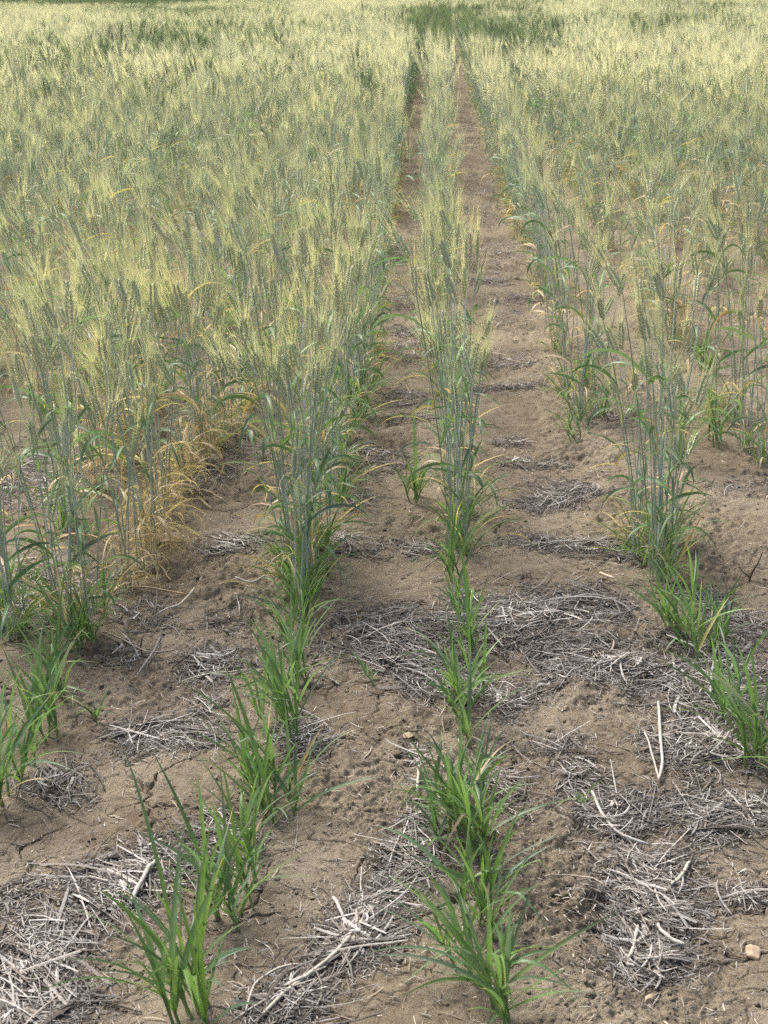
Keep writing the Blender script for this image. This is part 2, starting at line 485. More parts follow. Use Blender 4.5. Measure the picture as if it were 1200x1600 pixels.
def make_clump(H, n_till, spread, dry, basal, lod, ripe, get, lean=-.03, leaves=1.0):
    """one grain plant. get(part_name, key) returns the mesh builder to draw into."""
    for k in range(n_till):
        h = H * (random.uniform(.50, 1.04) if random.random() < .5 else random.uniform(.8, 1.04)) if k else H
        a = random.uniform(0, 2 * math.pi); r = spread * math.sqrt(random.random())
        b0 = Vector((math.cos(a) * r * .6, math.sin(a) * r, -.015))
        top = b0 + Vector((math.cos(a) * r * .5 + random.gauss(lean, .045 if lod == 0 else .065) * (h / .7), math.sin(a) * r * .3 + random.gauss(0, .055), h - .09))
        mid = (b0 + top) * .5 + Vector((random.gauss(0, .012), random.gauss(0, .012), .0))
        mid.x = b0.x * .7 + top.x * .3; mid.y = b0.y * .7 + top.y * .3
        ns = (11, 7, 3)[lod]
        pts = bez(b0, mid, top, ns)
        cs = jit(mixc(C_STEM, C_STEMG, random.random() ** 3), .12)
        cb = jit(mixc(C_TAN, cs, .35 if dry > .4 else .8))
        r0 = (.0019, .0022, .0032)[lod]
        rad = []; cols = []
        for i in range(ns):
            t = i / (ns - 1)
            rr = r0 * (1 - .45 * t)
            c = mixc(cb, cs, min(1, t * 3))
            if lod == 0 and i in (3, 6, 8): rr *= 1.35; c = mixc(c, C_STEMG, .6)
            rad.append(rr); cols.append(c)
        tube(get('stem', k), pts, rad, cols, (5, 4, 3)[lod], M_STEM)
        d = (pts[-1] - pts[-2]).normalized()
        d = (d + Vector((random.gauss(-.05, .20), random.gauss(0, .20), 0))).normalized()
        ear(get('ear', k), get('awns', k), pts[-1], d, random.uniform(.060, .092), lod, min(1, max(0, ripe + random.uniform(-.35, .35))))
        nl = random.choice([1, 2, 3, 3]) if lod < 2 else random.choice([1, 1, 2])
        for j in range(nl):
            if random.random() > leaves: continue
            t = random.uniform(.25, .85); i = int(t * (ns - 1)); q = pts[i].lerp(pts[min(i + 1, ns - 1)], t * (ns - 1) - i)
            colf = green_cols() if random.random() < (.55 + t * .5 - dry * .2) else (yellowing() if random.random() < .5 else dry_cols())
            wild_blade(get('leaf_blade', (k, j)), q, random.uniform(0, 6.28), random.uniform(.5, 1.25), random.uniform(.10, .24), random.uniform(.007, .012) * (1, 1.1, 1.6)[lod],
                       random.uniform(.6, 2.6), colf, (9, 6, 4)[lod], (random.uniform(-1, 1), random.uniform(-2, 2)))
    nd = int(dry * (26, 15, 7)[lod] * (n_till / 8))
    for j in range(nd):
        a = random.uniform(0, 6.28); r = spread * random.random()
        wild_blade(get('dry_leaves', 0), (math.cos(a) * r * .7, math.sin(a) * r, random.uniform(0, .16)), random.uniform(0, 6.28), random.uniform(.2, 1.4), random.uniform(.07, .20),
                   random.uniform(.0025, .0068) * (1, 1.3, 2.2)[lod], random.uniform(1.0, 3.4), dry_cols(), (8, 6, 4)[lod], (random.uniform(-1, 1), random.uniform(-3, 3)))
    nb = int(basal * (16, 10, 4)[lod])
    for j in range(nb):
        a = random.uniform(0, 6.28); r = spread * random.random()
        wild_blade(get('leaf_blade', ('b', j)), (math.cos(a) * r * .6, math.sin(a) * r, 0), random.uniform(0, 6.28), random.uniform(.85, 1.45), random.uniform(.10, .24),
                   random.uniform(.004, .008) * (1, 1.1, 1.6)[lod], random.uniform(.3, 1.6), green_cols(1) if random.random() < .8 else yellowing(), (9, 6, 4)[lod], (random.uniform(-.6, .6), random.uniform(-1.5, 1.5)))

# ------------------------------------------------------------------ GROUND
def build_ground():
    near = 1.28 * np.exp(np.arange(0, 1180) * 0.00115)        # to ~5 m
    mid = near[-1] * np.exp(np.arange(1, 420) * 0.0030)        # to ~17 m
    far = mid[-1] * np.exp(np.arange(1, 190) * 0.026)          # to ~2.4 km
    back = np.array([-60, -25, -10, -4, -1.5, -.3, .4, .8, 1.1])
    Y = np.concatenate([back, near, mid, far])
    tin = np.linspace(-.39, .39, 660)
    tout = np.concatenate([np.arange(.3925, .85, .0035), [.86, .9, 1.0, 1.15, 1.5, 2.2, 3.5, 6, 12, 25]])
    T = np.concatenate([-tout[::-1], tin, tout])
    W = np.maximum(np.abs(Y), 1.28)
    X = W[:, None] * T[None, :]
    YY = np.repeat(Y[:, None], len(T), 1)
    Z = ground_z(X, YY)
    V = np.stack([X, YY, Z], -1).reshape(-1, 3)
    r, c = len(Y), len(T)
    i = (np.arange(r - 1)[:, None] * c + np.arange(c - 1)[None, :]).ravel()
    F = np.stack([i, i + 1, i + c + 1, i + c], -1)
    me = mesh_np("ground", V, F, M_SOIL)
    o = link("ground", me); tag(o, kind='structure')
build_ground()

# ------------------------------------------------------------------ STRAW LITTER
PATCH = [  # centre px, half sizes px, tilt deg, pieces
    (620, 1010, 130, 70, 0, 950), (830, 965, 170, 55, 0, 850), (960, 1040, 150, 50, 8, 800), (1110, 1060, 110, 90, 10, 850),
    (790, 1085, 55, 45, 0, 190), (700, 1070, 90, 30, 0, 200), (1100, 1170, 110, 50, 10, 420),
    (1010, 1390, 75, 130, 0, 950), (1140, 1275, 110, 50, -10, 430), (955, 1285, 55, 65, 20, 240), (1010, 1510, 80, 35, 0, 150),
    (1160, 1400, 60, 26, 0, 110), (880, 1165, 70, 20, 0, 70), (900, 1215, 50, 45, 0, 110), (780, 1230, 60, 60, 0, 100),
    (50, 1500, 130, 105, -25, 1150), (185, 1395, 105, 60, -30, 560), (250, 1345, 60, 40, 0, 170), (20, 1590, 110, 40, 0, 260),
    (570, 1450, 130, 48, -52, 720), (640, 1335, 48, 55, 0, 210), (455, 1565, 70, 40, -40, 190), (650, 1210, 25, 55, 0, 75),
    (255, 1150, 100, 38, 0, 280), (470, 1165, 36, 50, 0, 170), (330, 1030, 55, 34, 0, 210), (345, 1290, 70, 50, 0, 160), (70, 1225, 70, 40, 0, 150),
    (320, 1100, 40, 30, 0, 80), (60, 745, 95, 60, 0, 500), (30, 950, 60, 50, 0, 230), (120, 905, 80, 45, 0, 200), (330, 740, 60, 40, 0, 190),
    (365, 850, 62, 18, 0, 160), (230, 960, 70, 30, 0, 90), (350, 960, 50, 25, 0, 50), (190, 1020, 60, 20, 0, 40),
    (585, 720, 60, 25, 0, 170), (640, 620, 60, 16, 0, 130), (640, 550, 50, 20, 0, 120), (640, 470, 45, 25, 0, 120), (630, 400, 40, 20, 0, 100),
    (865, 775, 85, 24, 0, 330), (795, 690, 45, 10, 0, 80), (900, 858, 125, 18, 4, 330), (650, 855, 110, 16, 0, 170), (540, 850, 40, 20, 0, 60),
    (1080, 940, 60, 30, 0, 90), (1150, 970, 60, 26, 0, 100), (950, 645, 60, 12, 0, 60), (770, 612, 70, 10, 0, 70), (780, 500, 60, 20, 0, 70), (760, 420, 60, 20, 0, 60),
    (748, 250, 28, 50, 0, 260), (762, 330, 45, 30, 0, 220), (728, 190, 14, 30, 0, 200), (655, 270, 14, 50, 0, 150), (650, 350, 20, 40, 0, 120), (775, 390, 50, 25, 0, 160), (790, 560, 70, 14, 0, 110), (735, 215, 16, 25, 0, 160), (790, 470, 60, 12, 0, 130), (770, 440, 50, 8, 0, 90), (640, 520, 45, 10, 0, 90), (760, 300, 40, 10, 0, 100), (820, 610, 60, 9, 0, 90), (640, 660, 60, 8, 0, 60), (830, 725, 70, 8, 0, 60), (560, 780, 40, 20, 0, 50), (1150, 760, 60, 20, 0, 50), (200, 560, 200, 60, 0, 350), (1050, 560, 150, 40, 0, 160),
    (1300, 1100, 110, 70, 10, 450), (1330, 1330, 110, 60, 0, 380), (1420, 1000, 110, 30, 0, 200), (1350, 1550, 90, 80, 0, 360), (1330, 820, 90, 20, 0, 140),
    (-160, 1480, 100, 90, 0, 420), (-170, 1180, 110, 50, 0, 260), (-150, 960, 90, 40, 0, 220), (-330, 1330, 110, 60, 0, 300), (-150, 780, 80, 30, 0, 150), (1500, 1250, 90, 50, 0, 200),
    (430, 700, 120, 40, 0, 110), (860, 1050, 60, 40, 0, 60),
]
def straw_pieces(P, L, wd, yaw, curv, lift, col, flat, K=6):
    """vectorised bent straws lying on the soil"""
    n = len(P)
    t = np.linspace(-.5, .5, K)
    ang = yaw[:, None] + curv[:, None] * t[None, :]
    ds = L[:, None] / (K - 1)
    dx = np.cos(ang) * ds; dy = np.sin(ang) * ds
    x = P[:, 0:1] + np.cumsum(dx, 1) - dx.sum(1, keepdims=True) / 2
    y = P[:, 1:2] + np.cumsum(dy, 1) - dy.sum(1, keepdims=True) / 2
    g = ground_z(x, y, fine=False)
    gm = g.mean(1, keepdims=True)
    z = np.maximum(gm * .8 + g * .2, g - .002) + lift[:, None] + (RNG.normal(0, .10, n) * L)[:, None] * t[None, :] + wd[:, None] * .35
    z = z + (RNG.uniform(-1, 1, n) * L * .06)[:, None] * (1 - (2 * t[None, :]) ** 2)
    z = np.maximum(z, g + wd[:, None] * .2)
    # across vector
    ax = -np.sin(ang); ay = np.cos(ang)
    tap = np.ones(K); tap[0] = .6; tap[-1] = .6
    hw = wd[:, None] * .5 * tap[None, :]; hh = hw * flat[:, None]
    roll = RNG.uniform(-.6, .6, n)[:, None]
    V = np.empty((n, K, 4, 3), np.float32)
    for j, (a, b) in enumerate(((1, 0), (0, 1), (-1, 0), (0, -1))):
        u = a * np.cos(roll) * hw - b * np.sin(roll) * hh; v = a * np.sin(roll) * hw + b * np.cos(roll) * hh
        V[:, :, j, 0] = x + ax * u; V[:, :, j, 1] = y + ay * u; V[:, :, j, 2] = z + v
    base = (np.arange(n) * K * 4)[:, None, None]
    i = np.arange(K - 1)[None, :, None] * 4; j = np.arange(4)[None, None, :]
    a = base + i + j; b = base + i + (j + 1) % 4
    F = np.stack([a, b, b + 4, a + 4], -1).reshape(-1, 4)
    end = np.concatenate([(base[:, 0, 0][:, None] + np.array([3, 2, 1, 0])), (base[:, 0, 0][:, None] + (K - 1) * 4 + np.array([0, 1, 2, 3]))])
    F = np.concatenate([F, end])
    C = np.repeat(col[:, None, :], K * 4, 1)
    return V.reshape(-1, 3), F, C.reshape(-1, 3)

def straw_colors(n, dark=.3):
    pal = np.array([(.52, .495, .46), (.41, .385, .355), (.31, .285, .255), (.24, .212, .18), (.15, .128, .108), (.085, .072, .062)])
    pr = np.array([.15, .20, .20, .17, .16, .12]); pr = pr / pr.sum()
    k = RNG.choice(len(pal), n, p=pr)
    return pal[k] * RNG.uniform(.82, 1.12, (n, 1))

def build_litter():
    pts = []; lifts = []; dirs = []
    for (cx, cy, rx, ry, tl, cnt) in PATCH:
        cnt = int(cnt * 3.0)
        r = np.sqrt(RNG.random(cnt)) * (1 + .18 * RNG.normal(size=cnt)); a = RNG.random(cnt) * 2 * np.pi
        u = np.cos(a) * r * rx; v = np.sin(a) * r * ry
        c, s = math.cos(R(tl)), math.sin(R(tl))
        X = cx + u * c - v * s; Y = cy + u * s + v * c
        yw = RNG.uniform(0, np.pi)
        for x, y, rr in zip(X, Y, r):
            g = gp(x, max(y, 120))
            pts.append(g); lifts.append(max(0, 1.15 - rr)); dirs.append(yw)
    P = np.array(pts); lf = np.array(lifts); n = len(P)
    # thin the edges with noise so patches break up
    keep = (0.95 * fbm(P[:, 0] * 8, P[:, 1] * 8, 3, 60) + 1.0 * lf - .15 + RNG.normal(0, .25, n)) > .15
    P = P[keep]; lf = lf[keep]; dirs = np.array(dirs)[keep]; n = len(P)
    L = np.clip(RNG.lognormal(math.log(.038), .70, n), .010, .20)
    wd = np.clip(RNG.lognormal(math.log(.0018), .48, n), .0008, .0056) * np.where(L < .03, .75, 1)
    flow = perlin(P[:, 0] * 2.3, P[:, 1] * 2.3, 70) * 2.4
    yaw = np.where(RNG.random(n) < .55, flow + RNG.normal(0, .6, n), RNG.uniform(0, np.pi, n))
    curv = RNG.normal(0, .45, n) * (1 + 2 * (RNG.random(n) < .15))
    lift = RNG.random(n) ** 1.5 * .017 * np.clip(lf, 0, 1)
    flat = RNG.uniform(.25, .8, n); sh = RNG.random(n) < .06; wd = np.where(sh, wd * 1.7, wd); flat = np.where(sh, .12, flat)
    a = straw_pieces(P, L, wd, yaw, curv, lift, straw_colors(n) * (.40 + .80 * np.clip(lift / .012, 0, 1))[:, None], flat)  # gap shade painted into the colour: low pieces darker, top ones brighter
    # small chopped bits in and round the patches
    order_ = np.clip(.55 + lift / .017 * .75, .55, 1.25)[:, None]
    m = int(n * 1.5); idx = RNG.integers(0, n, m)
    Q = P[idx] + RNG.normal(0, 1, (m, 2)) * np.where(RNG.random(m) < .3, .10, .03)[:, None]
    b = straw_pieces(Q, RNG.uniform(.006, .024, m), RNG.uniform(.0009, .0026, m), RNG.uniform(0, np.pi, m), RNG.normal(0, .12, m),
                     RNG.random(m) * .006, straw_colors(m) * .72, RNG.uniform(.2, .7, m), K=3)  # small bits darkened as well, as painted shade between the straws
    # loose straws all over the soil
    m = 28000
    yy = 1.45 * np.exp(RNG.random(m) * math.log(13 / 1.45)); xx = yy * RNG.uniform(-.75, .75, m)
    k = (fbm(xx * 3, yy * 3, 2, 66) + RNG.normal(0, .3, m)) > .0
    xx = xx[k]; yy = yy[k]; m = len(xx)
    L = np.clip(RNG.lognormal(math.log(.012), .75, m), .004, .12)
    c = straw_pieces(np.stack([xx, yy], 1), L, RNG.uniform(.0007, .0024, m), RNG.uniform(0, np.pi, m), RNG.normal(0, .12, m) * (1 + 4 * (L > .03)), RNG.random(m) * .002, np.clip(straw_colors(m) * 1.3 * np.array([1.05, .98, .88]), 0, .7), RNG.uniform(.2, .7, m), K=4)
    Vs = []; Fs = []; Cs = []; off = 0
    for V, F, C in (a, b, c):
        Vs.append(V); Fs.append(F + off); Cs.append(C); off += len(V)
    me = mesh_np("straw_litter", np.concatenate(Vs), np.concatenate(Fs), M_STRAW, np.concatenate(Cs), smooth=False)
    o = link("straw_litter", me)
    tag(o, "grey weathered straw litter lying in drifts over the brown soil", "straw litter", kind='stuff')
build_litter()

def build_crumbs():
    m = 34000
    yy = 1.45 * np.exp(RNG.random(m) * math.log(9 / 1.45)); xx = yy * RNG.uniform(-.6, .6, m)
    k = (perlin(xx * 1.9 + 3, yy * 1.9, 8) + .6 * perlin(xx * 9, yy * 9, 77) + RNG.normal(0, .25, m)) > .05
    xx = xx[k]; yy = yy[k]; m = len(xx)
    r = np.clip(RNG.lognormal(math.log(.0019), .55, m), .0009, .009)
    ph = (1 + 5 ** .5) / 2
    iv = np.array([(-1, ph, 0), (1, ph, 0), (-1, -ph, 0), (1, -ph, 0), (0, -1, ph), (0, 1, ph), (0, -1, -ph), (0, 1, -ph), (ph, 0, -1), (ph, 0, 1), (-ph, 0, -1), (-ph, 0, 1)]) / 1.9
    fi = np.array([(0, 11, 5), (0, 5, 1), (0, 1, 7), (0, 7, 10), (0, 10, 11), (1, 5, 9), (5, 11, 4), (11, 10, 2), (10, 7, 6), (7, 1, 8), (3, 9, 4), (3, 4, 2), (3, 2, 6), (3, 6, 8), (3, 8, 9), (4, 9, 5), (2, 4, 11), (6, 2, 10), (8, 6, 7), (9, 8, 1)])
    V = iv[None] * r[:, None, None] * RNG.uniform(.7, 1.3, (m, 12, 3)) * np.stack([RNG.uniform(.8, 1.4, m), RNG.uniform(.8, 1.3, m), RNG.uniform(.5, .9, m)], 1)[:, None, :]
    V[..., 0] += xx[:, None]; V[..., 1] += yy[:, None]; V[..., 2] += (ground_z(xx, yy) + r * .2)[:, None]
    F = fi[None] + (np.arange(m) * 12)[:, None, None]
    me = mesh_np("soil_crumbs", V.reshape(-1, 3), F.reshape(-1, 3), M_SOIL)
    tag(link("soil_crumbs", me), "loose brown crumbs of dry soil strewn over the bare ground", "soil crumbs", kind='stuff')
build_crumbs()

# ------------------------------------------------------------------ single straws, twig, stones
def straw_thing(pxs, wid, col, label, name='straw_stalk', cat='straw', zs=None):
    P = [gp(*q) for q in pxs]
    n = 14; pts = []
    for i in range(n):
        t = i / (n - 1) * (len(P) - 1); k = min(int(t), len(P) - 2); u = t - k
        x = P[k][0] * (1 - u) + P[k + 1][0] * u; y = P[k][1] * (1 - u) + P[k + 1][1] * u
        pts.append([x + random.gauss(0, .0008), y + random.gauss(0, .0008), 0])
    for _ in range(2):
        for i in range(1, n - 1):
            for c in (0, 1): pts[i][c] = (pts[i - 1][c] + 2 * pts[i][c] + pts[i + 1][c]) / 4
    for i, q in enumerate(pts):
        q[2] = float(ground_z(np.array([q[0]]), np.array([q[1]]))[0]) + wid * .8 + .007 + (zs[0] + (zs[1] - zs[0]) * i / (n - 1) if zs else 0)
    for _ in range(3):
        for i in range(1, n - 1): pts[i][2] = max(pts[i][2], (pts[i - 1][2] + pts[i + 1][2]) / 2)
    o0 = Vector(pts[0]); mb = MB()
    V = [Vector(q) - o0 for q in pts]
    cols = [jit(col, .10) for _ in V]
    rad = [wid * .5 * (1.0 if i % 5 else 1.18) for i in range(n)]
    rad[0] *= .7; rad[-1] *= .5
    tube(mb, V, rad, cols, 6, M_STRAW)
    b = len(mb.v)
    mb.f.append(tuple(range(5, -1, -1))); mb.mi.append(0); mb.f.append(tuple(range(b - 6, b))); mb.mi.append(0)
    o = link(name, mb.mesh(name), loc=o0)
    tag(o, label, cat, "single straws lying on the soil" if cat == 'straw' else None)
PALE = (.50, .46, .39); MIDC = (.40, .34, .27); GREYC = (.44, .415, .385)
for a in [
    ([(412, 1599), (470, 1540), (535, 1487), (582, 1422)], .0062, PALE, "longest pale straw, lying diagonally at the bottom beside the centre straw drift"),
    ([(384, 1592), (398, 1548), (432, 1517), (472, 1508)], .0040, PALE, "thin bent straw hooked over bare soil left of the longest straw"),
    ([(1028, 1106), (1030, 1160), (1034, 1204), (1030, 1228)], .0062, GREYC, "thick upright-lying grey straw crossing the lower edge of the big drift"),
    ([(1006, 1156), (1020, 1195), (1030, 1230)], .0036, PALE, "thin pale straw slanting on bare soil just left of the thick grey one"),
    ([(250, 1344), (232, 1376), (205, 1427)], .0080, GREYC, "broadest pale straw on the lower left drift beside the front left tuft"),
    ([(654, 1205), (652, 1255)], .0050, PALE, "short white straw standing lengthwise left of the middle row"),
    ([(1122, 1008), (1112, 1050), (1108, 1100)], .0055, GREYC, "curved pale straw in the big drift left of the right edge tuft"),
    ([(850, 1377), (890, 1372), (925, 1385), (948, 1397)], .0030, MIDC, "thin knotted straw crossing bare soil right of the front middle tuft"),
    ([(1027, 1450), (1045, 1474), (1070, 1487)], .0062, GREYC, "stubby thick straw sticking out right of the lower right drift"),
    ([(1048, 1391), (1066, 1372), (1077, 1351)], .0065, PALE, "short broad straw slanting up right in the lower right drift"),
    ([(980, 1516), (990, 1480), (997, 1445)], .0060, PALE, "straight white straw at the bottom of the lower right drift"),
    ([(925, 1243), (938, 1280), (965, 1310), (1018, 1322)], .0058, GREYC, "long curved straw bordering the top left of the lower right drift"),
    ([(200, 917), (240, 923), (293, 932)], .0050, (.52, .38, .24), "brown straw lying level below the dry tan clump"),
    ([(247, 960), (280, 948), (306, 926)], .0062, PALE, "pale forked-looking straw slanting up beside the level brown straw"),
    ([(157, 993), (195, 1004), (233, 1018), (280, 1013)], .0048, MIDC, "long wavy straw reaching right from the second left row"),
    ([(690, 600 + 300), (672, 905)], .0040, PALE, "small straw chip beside the middle row under the first tall clump"),
    ([(936, 910), (958, 922)], .0062, (.64, .54, .38), "short tan straw alone on cracked soil above the big drift"),
    ([(520, 1400), (533, 1425), (541, 1455)], .0060, GREYC, "split pale straw standing at the left edge of the centre drift"),
    ([(368, 915), (395, 920), (417, 912)], .0060, GREYC, "thick pale straw lying level left of the first tall left clump"),
    ([(210, 790), (250, 783), (305, 772)], .0040, MIDC, "thin straw lying level behind the dry tan clump"),
]: straw_thing(*a)
# the dark twig by the right edge
def twig():
    x, y = gp(1170, 900); o = link("twig", None, loc=(x, y, gz(x, y)))
    tag(o, "dark forked twig standing in the soil near the right edge", "twig")
    c = (.10, .07, .05)
    mb = MB(); tube(mb, [Vector(v) for v in ((0, 0, -.02), (.004, 0, .012), (.009, 0, .030), (.022, 0, .055), (.030, 0, .085))], [.003, .0028, .0025, .002, .0009], [jit(c) for _ in range(5)], 6, M_STRAW)
    link("stem", mb.mesh("twig_stem"), o)
    mb = MB(); tube(mb, [Vector(v) for v in ((.004, 0, .012), (-.012, 0, .024), (-.028, .004, .040))], [.002, .0016, .0006], [jit(c) for _ in range(3)], 5, M_STRAW)
    link("side_branch", mb.mesh("twig_branch"), o)
twig()

def stone(px, py, rpx, label, asp=1.5):
    x, y = gp(px, py); dep = math.hypot(y, CAMZ); r = rpx / FPX * dep
    import bmesh
    bm = bmesh.new(); bmesh.ops.create_icosphere(bm, subdivisions=3, radius=1)
    s = px * .37
    rs = random.Random(px); CUTS = []
    for _ in range(9):
        q = Vector((rs.gauss(0, 1), rs.gauss(0, 1), rs.gauss(0, 1))).normalized(); CUTS.append((q.x, q.y, q.z, rs.uniform(.5, .8)))
    for v in bm.verts:
        c = v.co
        k = 1.1 + .25 * float(perlin(np.array([c.x * 1.3 + s]), np.array([c.y * 1.3 + c.z]), 5)[0]) + .06 * float(perlin(np.array([c.x * 4 + s]), np.array([c.y * 4 + c.z * 3]), 6)[0])
        for nx, ny, nz, dd in CUTS:
            q = c.x * nx + c.y * ny + c.z * nz - dd
            if q > 0: c = c - Vector((nx, ny, nz)) * q
        v.co = Vector((c.x * r * k, c.y * r * k * .8, c.z * r * k / asp))
    me = bpy.data.meshes.new("stone"); bm.to_mesh(me); bm.free(); me.materials.append(M_STONE)
    me.polygons.foreach_set("use_smooth", np.full(len(me.polygons), True))
    o = link("stone", me, loc=(x, y, gz(x, y) - r * .02)); o.rotation_euler = (0, 0, s)
    tag(o, label, "stone", "stones on the soil")
stone(66, 686, 12, "round tan stone beside straw litter near the left edge", 1.2)
stone(1178, 1502, 15, "flat pale orange stone at the lower right edge", 1.8)
stone(1013, 1560, 10, "small whitish stone at the bottom below the right drift", 1.6)
stone(637, 1152, 12, "flat cream stone between the long left blade and middle row", 1.9)
stone(697, 886, 8, "small cream stone left of the middle row above the big drift", 1.2)
stone(806, 437, 6, "tiny pale stone on the track right of the middle row", 1.3)
stone(884, 1112, 7, "small stone under the lower edge of the big drift", 1.4)
stone(456, 1386, 4, "tiny orange pebble on bare soil right of the left row", 1.3)

# ------------------------------------------------------------------ ROWS
ROWS_PX = {
    'E': [(-60, 1080), (20, 950), (130, 790), (235, 640), (320, 540), (400, 440)],
    'D': [(-60, 1330), (5, 1250), (75, 1130), (130, 990), (220, 876), (290, 760), (350, 685), (410, 600), (470, 480)],
    'A': [(315, 1590), (375, 1425), (430, 1265), (450, 1130), (470, 1050), (480, 930), (505, 840), (535, 720), (565, 640), (592, 480), (606, 350), (626, 200)],
    'B': [(800, 1590), (748, 1430), (715, 1310), (733, 1150), (735, 1010), (725, 900), (710, 820), (702, 720), (694, 520), (690, 300), (690, 200)],
    'C': [(1260, 1330), (1180, 1185), (1082, 1015), (1022, 880), (985, 780), (905, 655), (868, 540), (838, 430), (800, 330), (756, 200)],
    'G': [(1300, 830), (1175, 700), (1095, 600), (995, 450), (920, 330), (845, 220)],
}
SLOPE = 90 / FPX                        # the rows run slightly to the right of the view
ROWS = {}
for k, v in ROWS_PX.items():
    w_ = [gp(*p) for p in v]
    ROWS[k] = (np.array([q[1] for q in w_]), np.array([q[0] for q in w_]))
def row_x(k, y):
    ys, xs = ROWS[k]
    if y <= ys[0]: return xs[0] + (y - ys[0]) * (xs[1] - xs[0]) / (ys[1] - ys[0])
    if y >= ys[-1]: return xs[-1] + (y - ys[-1]) * SLOPE
    return float(np.interp(y, ys, xs))
S_ROW = 0.41
NAMES = {'B': "the middle row", 'A': "the first row left of the middle", 'D': "the second row left of the middle", 'E': "the third row left of the middle",
         'C': "the first row right of the middle", 'G': "the second row right of the middle"}
def any_row(k, y):
    """x of row index k: 0 = B, -1 = A, -2 = D, -3 = E, 1 = C, 2 = G"""
    m = {0: 'B', -1: 'A', -2: 'D', -3: 'E', 1: 'C', 2: 'G'}
    if k in m: return row_x(m[k], y)
    base, kk = ('E', k + 3) if k < 0 else ('G', k - 2)
    return row_x(base, y) + kk * S_ROW * (1 + .02 * math.sin(k * 3.1)) + .03 * float(perlin(np.array([y * .5]), np.array([k * 7.7]), 50)[0])
ORD = "first second third fourth fifth sixth seventh eighth ninth tenth eleventh twelfth thirteenth fourteenth fifteenth sixteenth seventeenth eighteenth nineteenth twentieth".split()
TENS = {2: "twenty", 3: "thirty", 4: "forty", 5: "fifty"}
def ordw(n):
    if n <= 20: return ORD[n - 1]
    t, u = divmod(n, 10)
    return TENS[t] + ("-" + ORD[u - 1] if u else "") if u else TENS[t][:-1] + "ieth"

# ------------------------------------------------------------------ YOUNG GREEN TUFTS
tuft_rec = []
def tuft(px, py, tips=(), shoots=3, row=None, size=1.0, extra=None, lean=-.35, spread=.06, world=None, dryness=.02):
    """young grain tuft. tips = photo positions of the ends of its longest blades"""
    x, y = world if world else gp(px, py)
    root = link("young_grain_tuft", None, loc=(x, y, gz(x, y)))
    O = Vector(root.location)
    ns = shoots + 2 if size > .5 else max(1, shoots)
    heads = []
    for s in range(ns):
        a = random.uniform(0, 6.28); r = spread * random.random()
        b = Vector((math.cos(a) * r * .55, math.sin(a) * r * 1.4, -.01))
        h = random.uniform(.05, .11) * size
        t = b + Vector((random.gauss(lean * .04, .012), random.gauss(0, .012), h))
        mb = MB(); c = jit(mixc(C_FRESH, C_TIP, .25), .1); c2 = jit(mixc(C_GREEN, C_FRESH, .5))
        tube(mb, bez(b, b.lerp(t, .5) + Vector((0, 0, .005)), t, 5), [.0030 * size ** .5, .0028 * size ** .5, .0026, .0022, .0016], [mixc(c, c2, q / 4) for q in range(5)], 6, M_LEAF)
        so = link("shoot", mb.mesh("shoot"), root)
        heads.append((so, b, t))
    def add(so, pts, w, colf, tw0, tw1):
        mb = MB(); curve_blade(mb, pts, w, colf, tw0, tw1, side0=Vector((1, random.uniform(-.5, .5), 0)) if abs(pts[-1].x - pts[0].x) < .6 * abs(pts[-1].z - pts[0].z) else None)
        link("leaf_blade", mb.mesh("leaf_blade"), so)
    for i, tp in enumerate(tips):
        so, b, t = heads[i % ns]
        dy = tp[2] if len(tp) > 2 else random.uniform(-.05, .06)
        e = at_y(tp[0], tp[1], y + dy) - O
        for _ in range(8):
            if e.z > .012: break
            dy += .06; e = at_y(tp[0], tp[1], y + dy) - O
        if e.z < .01:
            q = gp(tp[0], tp[1]); e = Vector((q[0], q[1], gz(*q) + .012)) - O
        st = b.lerp(t, random.uniform(.4, 1.0))
        d = (e - st); ctrl = st + Vector((d.x * random.uniform(.22, .40), d.y * .3, max(d.z * .62, d.length * .30) + random.uniform(0, .02)))
        add(so, bez(st, ctrl, e, 14), random.uniform(.0056, .0098) * min(1, .6 + d.length * 1.6), green_cols(1 if random.random() < .35 else 0), random.uniform(-.4, .4), random.uniform(-.9, .9))
    for s, (so, b, t) in enumerate(heads):
        for j in range(random.choice([5, 6, 7]) if not tips else 5):
            az = random.gauss(math.pi if lean < 0 else 0, 1.6); el = random.uniform(.75, 1.45)
            L = random.uniform(.09, .25) * size; n = 12
            st = b.lerp(t, random.uniform(.3, 1.0)); pts = [st.copy()]; e = el; a = az
            dr = random.uniform(.2, 1.3); kq = random.randint(5, 9) if random.random() < .18 else -1
            for q in range(n - 1):
                if q == kq: e -= random.uniform(.5, 1.3); a += random.uniform(-.6, .6)
                e -= dr / n * (.4 + 1.4 * q / n); a += random.uniform(-.05, .05)
                pts.append(pts[-1] + Vector((math.cos(a) * math.cos(e), math.sin(a) * math.cos(e), math.sin(e))) * (L / (n - 1)))
            add(so, pts, random.uniform(.0040, .0085) * size ** .5, (dry_cols() if random.random() < dryness else green_cols(1 if random.random() < .45 else 0)), random.uniform(-.7, .7), random.uniform(-1.2, 1.2))
    tuft_rec.append((root, row, y, extra, size))

